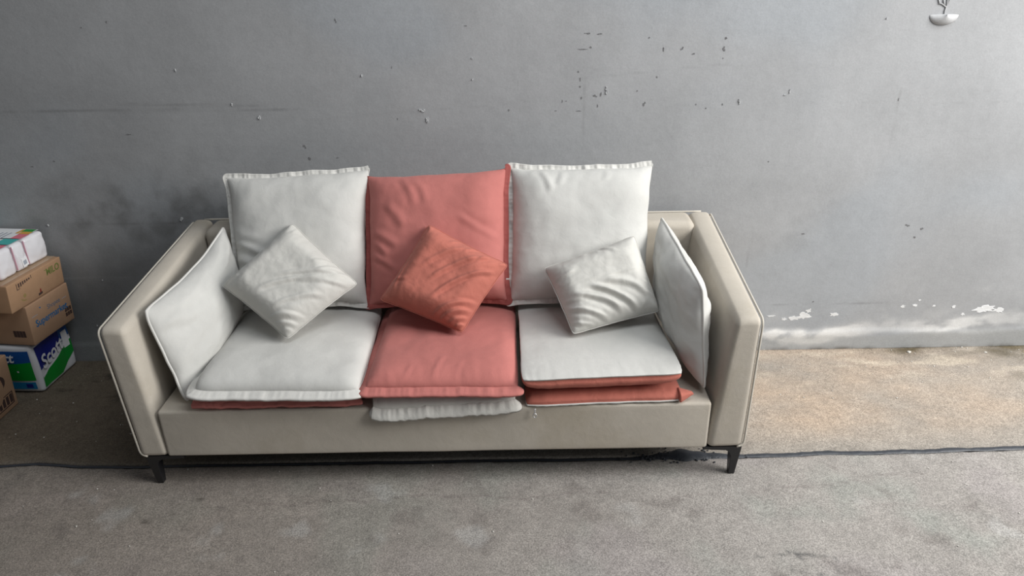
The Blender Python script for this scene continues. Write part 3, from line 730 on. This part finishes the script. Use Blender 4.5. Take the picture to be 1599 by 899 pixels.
# upper layer
cushion('seat_cushion', [(-.998, -.852, .374), (-.466, -.866, .373), (-.478, -.30, .385), (-.985, -.30, .385)], .042, .022, [M_white],
        'white seat cushion with wide stitched flange, left of the red one', group='upper layer of seat cushions', N=80, p=9, puck=.0022, freq=9, seed=33, crown=.12,
        flange=.032, fl_mat=M_whitepipe, droop=(0, -.003, -.010), fl_ripple=.0018, fl_sides='BL', corner=.15)
cushion('seat_cushion', [(-.462, -.854, .378), (.018, -.860, .376), (.014, -.30, .385), (-.452, -.30, .385)], .042, .022, [M_red],
        'salmon red seat cushion in the middle of the sofa', group='upper layer of seat cushions', N=80, p=8, puck=.0035, freq=11, seed=43, crown=.15, low=.004,
        flange=.030, fl_mat=M_red, droop=(0, -.002, -.014), fl_ripple=.0022, fl_sides='BL', corner=.08,
        folds=((-.1, -.99, .0, -.6, .02, .03, .003), (.2, -.99, .25, -.7, .02, .03, .002), (-.5, -.99, -.4, -.75, .0, .03, .002)))
cushion('seat_cushion', [(.026, -.868, .405), (.522, -.848, .409), (.500, -.30, .408), (.022, -.30, .404)], .012, .060, [M_white, M_red2],
        'white-topped seat cushion on the right with a terracotta front edge', group='upper layer of seat cushions', N=80, p=7, q=.5, puck=.0035, freq=15, seed=53, low=.002, crown=.6,
        piping=.0032, pip_mat=M_whitepipe, corner=.08, gus=.042)

# back cushions
cushion('back_cushion', [(-.975, -.395, .448), (-.528, -.395, .452), (-.522, -.155, .866), (-1.030, -.155, .845)], .078, .055, [M_white],
        'large white back cushion on the left with creased lower left side', group='large back cushions', N=88, p=3.6, q=.55, puck=.0035, freq=8, seed=63, low=.004, pinch=.015,
        flange=.020, fl_mat=M_whitepipe, fl_ripple=.005, fl_sides='TLB', wob=.014, corner=-.09,
        folds=((-.98, -.05, -.25, -.42, .03, .06, .010), (-.98, -.30, -.45, -.55, .02, .06, .008), (-.97, .12, -.55, -.02, -.03, .07, .004), (-.98, -.55, -.6, -.72, .02, .05, .005)))
cushion('back_cushion', [(-.508, -.400, .448), (-.026, -.400, .458), (-.022, -.172, .866), (-.514, -.172, .846)], .080, .055, [M_red],
        'large salmon red back cushion in the middle', group='large back cushions', N=88, p=3.8, q=.55, puck=.0035, freq=8, seed=73, low=.005, pinch=.012,
        flange=.022, fl_mat=M_redshade, fl_ripple=.003, fl_sides='LRB', wob=.010, corner=-.09, droop=(0, .006, 0),
        folds=((-.5, .95, -.3, .5, .03, .06, .003), (-.3, .9, -.12, .5, .03, .06, .003), (-.97, .1, -.55, -.15, .02, .06, .005), (-.98, -.25, -.6, -.5, .02, .05, .006), (.98, -.1, .35, .28, .03, .05, .004), (-.95, -.05, -.7, -.3, .02, .05, .005), (-.7, .5, -.45, .15, .02, .07, .004)))
cushion('back_cushion', [(-.004, -.395, .452), (.478, -.395, .448), (.515, -.155, .862), (.010, -.155, .862)], .080, .055, [M_white],
        'large white back cushion on the right with gathered top flange', group='large back cushions', N=88, p=3.8, q=.55, puck=.003, freq=8, seed=83, low=.004, pinch=.012,
        flange=.022, fl_mat=M_whitepipe, fl_ripple=.0055, fl_sides='TLB', wob=.012, corner=-.09,
        folds=((-.6, .97, -.45, .6, .02, .05, .004), (-.3, .97, -.35, .7, .02, .05, .003), (.35, .97, .3, .75, .02, .05, .003), (.98, .2, .8, .1, .0, .05, .002)))

# cushions standing against the arms
cushion('side_cushion', [(-1.038, -.805, .300), (-.966, -.40, .430), (-1.045, -.24, .706), (-1.128, -.765, .612)], .070, .048, [M_white],
        'white piped cushion leaning against the left armrest', N=80, p=2.8, q=.55, puck=.003, freq=6, seed=93, low=.006, pinch=.03, piping=.0045, pip_mat=M_whitepipe, wob=.015, corner=.14,
        group='side cushions', edge_bow=lambda u, v: np.stack([0 * u, 0 * u, -.030 * ((1 + v) / 2) ** 2 * (1 - u ** 2) * (1 + .4 * u)], -1), folds=((-.9, .6, -.5, .3, .05, .12, .005), (.9, .8, .5, .5, .05, .12, .004)))
cushion('side_cushion', [(.607, -.800, .318), (.520, -.43, .430), (.548, -.24, .706), (.584, -.745, .645)], .054, .064, [M_white],
        'white piped cushion leaning against the right armrest', N=80, p=3.0, q=.55, puck=.003, freq=6, seed=103, low=.008, pinch=.02, piping=.0045, pip_mat=M_whitepipe, wob=.018, corner=.12,
        group='side cushions', folds=((-.95, .45, -.3, .55, .03, .10, .006), (-.8, .9, -.2, .5, .04, .12, .005)))

# throw pillows
P1 = blow(N=56, W=.34, fill=.052, steps=110, seed=4); P2 = blow(N=56, W=.34, fill=.056, steps=110, seed=15); P3 = blow(N=56, W=.34, fill=.050, steps=110, seed=27)
arcs = lambda a, w, am, bow=.06: (-1.0 + a * .98, -.97, -.97, -1.0 + a * .98, -bow, w, am)
pillow('throw_pillow', [(-.740, -.655, .442), (-.519, -.500, .572), (-.770, -.325, .737), (-.984, -.515, .582)], P1, M_throw,
       'small off-white throw pillow balanced on its corner on the left seat', group='small throw pillows',
       folds=(arcs(.22, .05, .004), arcs(.40, .05, .0055), arcs(.62, .055, .005, .09), (-.55, .15, .5, -.55, .06, .055, .006), (-.1, .1, .9, -.75, .04, .05, .005), (.1, -.3, .75, -.95, .03, .045, .005), (-.6, -.35, .2, -.8, .05, .05, .005),
              (.98, -.55, .55, -.35, .0, .035, .005), (.98, -.75, .6, -.6, .0, .03, .005), (.98, -.35, .6, -.15, .0, .035, .004), (.98, .75, .75, .65, 0, .04, .003), (-.9, .9, -.6, .75, 0, .05, .004)))
pillow('throw_pillow', [(-.168, -.633, .444), (-.008, -.460, .617), (-.288, -.350, .732), (-.452, -.538, .528)], P2, M_red2,
       'small terracotta throw pillow balanced on its corner on the middle seat', group='small throw pillows',
       folds=(arcs(.20, .035, .006, .05), arcs(.36, .045, .0075, .07), arcs(.56, .05, .007, .10), arcs(.78, .05, .006, .12), (-.5, -.1, .6, -.9, .10, .05, .008), (-.2, .15, .9, -.7, .09, .05, .007), (.0, .45, .95, -.35, .08, .05, .005), (-.7, .75, .1, .85, .03, .05, .004),
              (.98, -.6, .55, -.45, 0, .035, .006), (.98, -.3, .65, -.1, 0, .035, .005), (.98, .1, .7, .25, 0, .04, .004), (-.5, .98, -.4, .6, 0, .04, .004), (.6, .98, .55, .8, 0, .03, .003), (.98, .97, .8, .8, 0, .04, .004), (.97, -.97, .8, -.85, .0, .04, .006)))
pillow('throw_pillow', [(.196, -.650, .442), (.503, -.556, .476), (.430, -.390, .693), (.106, -.460, .603)], P3, M_throw,
       'small off-white throw pillow slumped sideways on the right seat', group='small throw pillows',
       folds=((-1.0, .22, 1.0, .03, .02, .018, .0028), (-.7, -.1, .1, -.75, .10, .07, .010), (-.3, .0, .45, -.85, .08, .06, .011), (-.95, -.35, -.2, -.9, .05, .055, .008), (.0, .05, .75, -.6, .10, .08, .008), (-.95, -.15, -.5, -.3, .02, .05, .005), (-.98, -.7, -.5, -.95, .0, .04, .006),
              (-.98, .45, -.5, .5, 0, .05, .004), (.2, .98, .4, .65, 0, .05, .003), (.98, -.7, .75, -.5, 0, .05, .007), (.5, -.98, .6, -.7, 0, .04, .005), (.98, -.3, .75, -.25, 0, .04, .005)), straighten=.6)

M_bluegrey = plain('faded_blue_print', (.10, .15, .22), .8)
M_pinkseam = plain('pale_pink_seam', (.62, .35, .42), .4)
# ------------------------------------------------------------------ stack of goods at the left
def face_frame(o, ang):
    """frame on a right-hand face: s runs back along the face, z up, outward normal n"""
    sd = Vector((math.sin(ang), math.cos(ang), 0)); n = Vector((math.cos(ang), -math.sin(ang), 0)); return Vector(o), sd, n
def text_mesh(body, size, mat, fr, s0, z0, parent, name='printed_lettering', shear=0.0, fat=0.0, tilt=0.0, lean=0.0, off=.0012, wid=1.0, align='CENTER'):
    cu = bpy.data.curves.new('lettering', 'FONT'); cu.body = body; cu.size = size; cu.shear = shear; cu.offset = fat; cu.align_x = align; cu.align_y = 'CENTER'; cu.resolution_u = 3; cu.extrude = .0004
    t = bpy.data.objects.new('lettering', cu); COL.objects.link(t)
    bpy.context.view_layer.update()
    me = bpy.data.meshes.new_from_object(t.evaluated_get(bpy.context.evaluated_depsgraph_get()))
    bpy.data.objects.remove(t); me.materials.clear(); me.materials.append(mat); me.name = name
    o0, sd, n = fr; ct, st = math.cos(tilt), math.sin(tilt)
    for v in me.vertices:
        a, b = v.co.x * wid, v.co.y; a, b = a * ct - b * st, a * st + b * ct
        p = o0 + sd * (s0 + a) + n * (off + v.co.z) + Vector((0, 0, z0 + b)) + n * (lean * (z0 + b))
        v.co = p
    o = bpy.data.objects.new(name, me); COL.objects.link(o); attach(o, parent); return o
def patch(pts, mat, fr, parent, name, off=.0008, lean=0.0, bulge=None):
    o0, sd, n = fr; V = []; m = len(pts)
    for k in (0, 1):
        for (s, z) in pts: V.append(o0 + sd * s + Vector((0, 0, z)) + n * (off * (1 if k else -1) + lean * z + (bulge(s, z) if bulge else 0)))
    F = [tuple(range(m, 2 * m)), tuple(range(m))[::-1]] + [(i, (i + 1) % m, m + (i + 1) % m, m + i) for i in range(m)]
    return mesh_obj(name, V, F, mat, parent, smooth=False)
def grid_patch(pts_fn, nu, nv, mat, parent, name):
    V = [pts_fn(i / nu, j / nv) for i in range(nu + 1) for j in range(nv + 1)]
    F = [(i * (nv + 1) + j, (i + 1) * (nv + 1) + j, (i + 1) * (nv + 1) + j + 1, i * (nv + 1) + j + 1) for i in range(nu) for j in range(nv)]
    return mesh_obj(name, V, F, mat, parent)
def carton(label, corner, ang, depth, width, h, mat, r=.003, lean=0.0, wob=.0015, seed=1):
    """corner = front right bottom corner; depth runs back, width runs left"""
    o0 = Vector(corner); o_, sd, n = face_frame(corner, ang)
    root = thing('cardboard_box', tuple(o0 + sd * depth / 2 - n * width / 2), label, 'box')
    def w(p):
        q = o0 + sd * (depth * (p.y + 1) / 2) - n * (width * (1 - p.x) / 2) + Vector((0, 0, h * (p.z + 1) / 2)); q += n * (lean * h * (p.z + 1) / 2)
        g = (1 - min(1, abs(p.y)) ** 2) * (1 - min(1, abs(p.z)) ** 2); q += n * wob * p.x * g
        g2 = (1 - min(1, abs(p.y)) ** 2) * (1 - min(1, abs(p.x)) ** 2); q.z += wob * p.z * g2 * (.6 if p.z > 0 else 0)
        return q
    V, F = rbox((width, depth, h), r, mid=8, arc=2, warp=w); mesh_obj('carton', V, F, mat, root)
    return root, (o_, sd, n)
# bathroom tissue multipack at the bottom
o0 = (-1.892, -.252, 0.0); ang = math.radians(2)
fr = face_frame(o0, ang); O, SD, NN = fr
tp = thing('toilet_roll_pack', (-2.06, -.13, 0), 'plastic-wrapped toilet roll pack in blue and green at the bottom of the stack', 'toilet paper')
def packw(p):
    q = O + SD * (.235 * (p.y + 1) / 2) - NN * (.36 * (1 - p.x) / 2) + Vector((0, 0, .214 * (p.z + 1) / 2))
    q += NN * (.006 * p.x * (1 - p.z ** 2) * abs(math.cos(p.y * math.pi))) + SD * (.006 * p.y * (1 - p.z ** 2) * abs(math.cos(p.x * math.pi * 1.5))); return q
V, F = rbox((.36, .235, .214), .016, mid=16, arc=4, warp=packw); mesh_obj('wrap', V, F, M_plastic, tp)
bulge = lambda s, z: .0062 * (1 - ((z - .107) / .107) ** 2) * abs(math.cos((s / .235 * 2 - 1) * math.pi)) + .0012
def curved(fn_lo, fn_hi, s0, s1, mat, name, off=0.0, front=False, nu=16, nv=6):
    def f(a, b):
        s = s0 + (s1 - s0) * a; z = fn_lo(s) + (fn_hi(s) - fn_lo(s)) * b
        if front:   # front (camera side) face: s runs left to right, 0 at the right edge going negative
            pp = O + NN * s + Vector((0, 0, z)) - SD * (.0022 + off + .006 * (1 - ((z - .107) / .107) ** 2) * abs(math.cos((1 + 2 * s / .36) * math.pi * 1.5)))
            return pp
        return O + SD * s + Vector((0, 0, z)) + NN * (bulge(s, z) + off)
    o = grid_patch(f, nu, nv, mat, tp, name); return o
curved(lambda s: .095 + .25 * s, lambda s: .198, .012, .222, M_navy, 'printed_panel')
curved(lambda s: .098 + .25 * s, lambda s: .198, .165, .222, M_blue, 'printed_panel', .0006)
curved(lambda s: .018 + .55 * max(0, s - .13), lambda s: .060 + .33 * s, .012, .222, M_green, 'printed_panel', .0008)
curved(lambda s: .058 + .33 * s, lambda s: .068 + .33 * s, .012, .222, M_printwhite, 'printed_stripe', .0010)
curved(lambda s: .105 + .1 * math.sin(0), lambda s: .178 , .180, .212, M_printwhite, 'printed_badge', .0012, nu=6)
text_mesh('Scott', .080, M_printwhite, fr, .092, .130, tp, shear=.25, fat=.0014, tilt=math.radians(10), off=.0095, wid=.86)
curved(lambda s: .135, lambda s: .192, -.345, -.014, M_blue, 'printed_panel', 0, True, 24)
curved(lambda s: .060, lambda s: .136 + .08 * (s + .10), -.345, -.014, M_green, 'printed_panel', .0006, True, 24)
curved(lambda s: .020, lambda s: .052, -.125, -.020, M_cyan, 'printed_panel', .0004, True, 10)
curved(lambda s: .026, lambda s: .045, -.06, -.034, M_navy, 'printed_badge', .0010, True, 4)
curved(lambda s: .098, lambda s: .106, -.078, -.070, M_printwhite, 'printed_badge', .0012, True, 2)
frf = (Vector(O), NN, -SD)
text_mesh('Scott', .060, M_printwhite, frf, -.142, .163, tp, shear=.2, fat=.001, off=.0095)

# carton with the shop lettering
bx, fr = carton('cardboard box with blue shop lettering and cart logo on its side, on the toilet rolls', (-1.860, -.262, .222), math.radians(7), .235, .33, .165, M_card2, lean=.06, seed=2)
text_mesh('Supermarket', .040, M_blueprint, fr, .118, .078, bx, fat=.0008, lean=.06, wid=.86)
text_mesh('Shopee', .028, M_bluegrey, fr, .140, .116, bx, lean=.06, wid=.9)
for s0, s1 in ((.018, .055), (.185, .215)): patch([(s0, .112), (s1, .112), (s1, .114), (s0, .114)], M_greyprint, fr, bx, 'printed_stripe', lean=.06)
patch([(.070, .128), (.102, .128), (.098, .104), (.076, .104)], M_blueprint, fr, bx, 'cart_logo', lean=.06)
patch([(.062, .136), (.070, .136), (.074, .126), (.070, .126)], M_blueprint, fr, bx, 'cart_logo', lean=.06)
for s in (.081, .094): patch([(s + .004 * math.cos(k * .785), .097 + .004 * math.sin(k * .785)) for k in range(8)], M_blueprint, fr, bx, 'cart_logo', lean=.06)
for i in range(2):
    for j in range(3): patch([(.190 + j * .013, .030 + i * .020), (.201 + j * .013, .030 + i * .020), (.201 + j * .013, .046 + i * .020), (.190 + j * .013, .046 + i * .020)], M_dark, fr, bx, 'handling_mark', lean=.06)
frf = (fr[0], fr[2], -fr[1])
for j in range(4): patch([(-.075 + j * .013, .035), (-.064 + j * .013, .035), (-.064 + j * .013, .062), (-.075 + j * .013, .062)], M_dark, frf, bx, 'handling_mark')

# carton with green print
bx, fr = carton('cardboard box with olive green print and dark label, under the tissue packs', (-1.862, -.322, .390), math.radians(7), .292, .36, .112, M_card, lean=.10, seed=3)
lean = .10
text_mesh('MILO', .040, M_greenprint, fr, .240, .080, bx, lean=lean, fat=.0006, wid=.8)
patch([(.212, .052), (.240, .050), (.246, .062), (.232, .058), (.224, .066)], M_greenprint, fr, bx, 'printed_leaf', lean=lean)
patch([(.190, .058), (.202, .056), (.206, .090), (.196, .094), (.188, .080)], M_greenprint, fr, bx, 'printed_leaf', lean=lean)
for q in ([(.045, .076), (.125, .078), (.125, .081), (.045, .079)], [(.045, .076), (.048, .076), (.048, .102), (.045, .102)], [(.122, .079), (.125, .079), (.125, .106), (.122, .106)]):
    patch(q, M_dark, fr, bx, 'printed_frame', lean=lean)
for j in range(6): patch([(.054 + j * .011, .083), (.061 + j * .011, .083), (.061 + j * .011, .100), (.054 + j * .011, .100)], M_dark, fr, bx, 'printed_mark', lean=lean)
ring = lambda cs, cz, r, n=12: [(cs + r * math.cos(2 * math.pi * k / n), cz + r * math.sin(2 * math.pi * k / n)) for k in range(n)]
M_olive = plain('faded_olive_print', (0.26, 0.19, 0.07), .85)
patch(ring(.075, .042, .022), M_olive, fr, bx, 'printed_emblem', lean=lean); patch(ring(.075, .042, .015), M_card, fr, bx, 'printed_emblem', off=.0013, lean=lean); patch(ring(.075, .042, .008), M_olive, fr, bx, 'printed_emblem', off=.0017, lean=lean)
patch([(.143, .008), (.166, .010), (.164, .040), (.156, .046), (.146, .034)], M_dark, fr, bx, 'printed_badge', lean=lean); patch([(.153, .018), (.161, .020), (.160, .034), (.154, .032)], M_redprint, fr, bx, 'printed_badge', off=.0014, lean=lean)
o_, sd, n = fr
def tapef(a, b):
    q = o_ + sd * (.292 * a) + n * (lean * .112) - n * (.02 + .05 * b) + Vector((0, 0, .1130)); return q
grid_patch(tapef, 8, 2, M_tape, bx, 'packing_tape')

# carton lying in front at the picture edge
bx, fr = carton('tan cardboard box standing on the floor at the lower left picture edge', (-1.960, -.660, 0), math.radians(1), .335, .34, .222, M_card2, lean=.07, seed=4)
lean = .07
patch([(.13, .020), (.318, .020), (.318, .024), (.13, .024)], M_dark, fr, bx, 'printed_frame', lean=lean); patch([(.13, .068), (.318, .068), (.318, .072), (.13, .072)], M_dark, fr, bx, 'printed_frame', lean=lean); patch([(.314, .022), (.318, .022), (.318, .072), (.314, .072)], M_dark, fr, bx, 'printed_frame', lean=lean)
for j in range(8): patch([(.150 + j * .021, .028), (.165 + j * .021, .028), (.165 + j * .021, .064), (.150 + j * .021, .064)], M_dark, fr, bx, 'printed_mark', lean=lean)
patch([(.245 + .050 * math.cos(k * math.pi / 8), .130 + .036 * math.sin(k * math.pi / 8)) for k in range(16)], M_dark, fr, bx, 'printed_badge', lean=lean)
patch([(.215, .128), (.275, .134), (.275, .142), (.215, .136)], M_card, fr, bx, 'printed_stripe', off=.0016, lean=lean)

# facial tissue bundle on top
tb_ = thing('tissue_pack_bundle', (-2.0, -.14, .505), 'bundle of white facial tissue packs with teal, pink and orange tops, on the stack', 'tissues')
o0 = Vector((-1.890, -.285, .505)); O, SD, NN = face_frame(o0, math.radians(7)); zt = .108
ys = [(0, .088, M_pink), (.088, .150, M_teal), (.150, .262, M_pink)]
def packet(s0, s1, seed):
    def w(p):
        fy = 1 - .06 * (p.z ** 2); q = O + SD * (s0 + (s1 - s0) * (p.y * fy + 1) / 2) - NN * (.31 * (1 - p.x) / 2) + Vector((0, 0, zt * (p.z + 1) / 2))
        q += NN * (.008 * p.x * (1 - p.z ** 2) * (1 - p.y ** 2)) + Vector((0, 0, .004 * (1 - p.y ** 2) * max(0, p.z) * (1 - p.x ** 4)))
        q += NN * .003 * float(perlin(np.array(p.y * 2.5), np.array(p.z * 2.5), seed)); return q
    V, F = rbox((.31, s1 - s0, zt), .013, mid=8, arc=4, warp=w); o = mesh_obj('tissue_pack', V, F, M_tissue, tb_); return o
def topstrip(x0, x1, s0, s1, mat, name, off=.0048, par=None):
    def f(a, b):
        s = s0 + (s1 - s0) * a; x = x0 + (x1 - x0) * b; return O + SD * s - NN * x + Vector((0, 0, zt + off))
    return grid_patch(lambda a, b: f(a, b), 4, 4, mat, par or tb_, name)
pk = [packet(a, b, i * 7 + 3) for i, (a, b, m) in enumerate(ys)]
for i, (a, b, m) in enumerate(ys):
    topstrip(.010, .215, a + .006, b - .006, M_printwhite, 'printed_top', .0046, pk[i])
topstrip(.008, .050, .004, .082, M_pink, 'printed_top', .0054, pk[0]); topstrip(.050, .075, .012, .082, M_teal, 'printed_top', .0054, pk[0])
topstrip(.006, .045, .090, .147, M_teal, 'printed_top', .0054, pk[1]); topstrip(.045, .070, .094, .147, M_teal, 'printed_top', .0054, pk[1])
topstrip(.006, .050, .152, .200, M_pink, 'printed_top', .0054, pk[2]); topstrip(.010, .055, .200, .225, M_orange, 'printed_top', .0056, pk[2]); topstrip(.014, .060, .225, .252, M_green, 'printed_top', .0056, pk[2]); topstrip(.060, .072, .205, .25, M_orange, 'printed_top', .0055, pk[2])
topstrip(.175, .215, .02, .255, M_teal, 'printed_top', .0060)
for i in range(5): topstrip(.085 + .018 * i, .091 + .018 * i, .03, .21, M_greyprint, 'printed_line', .0062)
frt = (O, SD, NN)
for s in (.088, .150): patch([(s - .001, .01), (s + .001, .01), (s + .001, .104), (s - .001, .104)], M_pinkseam, frt, tb_, 'wrapper_seam', off=.003)
patch([(.112, .012), (.140, .014), (.138, .048), (.110, .046)], M_printwhite, frt, tb_, 'sticker', off=.0085); patch([(.116, .020), (.132, .022), (.131, .038), (.115, .036)], M_greyprint, frt, tb_, 'sticker_print', off=.0092)
frf = (O, NN, -SD); patch([(-.19, .008), (-.004, .008), (-.004, .100), (-.19, .100)], M_pink, frf, tb_, 'printed_side', off=.002)
# pale wrapped bundle at the very edge
pb = thing('wrapped_bundle', (-2.155, -.13, .62), 'pale translucent plastic-wrapped bundle just entering at the left edge above the tissues', 'package')
V, F = rbox((.14, .14, .12), .02, mid=6, arc=3, warp=lambda p: Vector((-2.150 + p.x * .070 * (1 - .08 * p.z), -.12 + p.y * .07, .686 + p.z * .062)), disp=soft(.006, 14, 9))
mesh_obj('wrap', V, F, plain('translucent_wrap', (0.55, 0.66, 0.68), .2, bump=.6, bscale=25), pb)
V, F = tube([(-2.075, -.18 + .0, .745), (-2.085, -.17, .757), (-2.10, -.16, .752)], [.006, .004, .002], 6); mesh_obj('wrap_ear', V, F, M_plastic, pb)
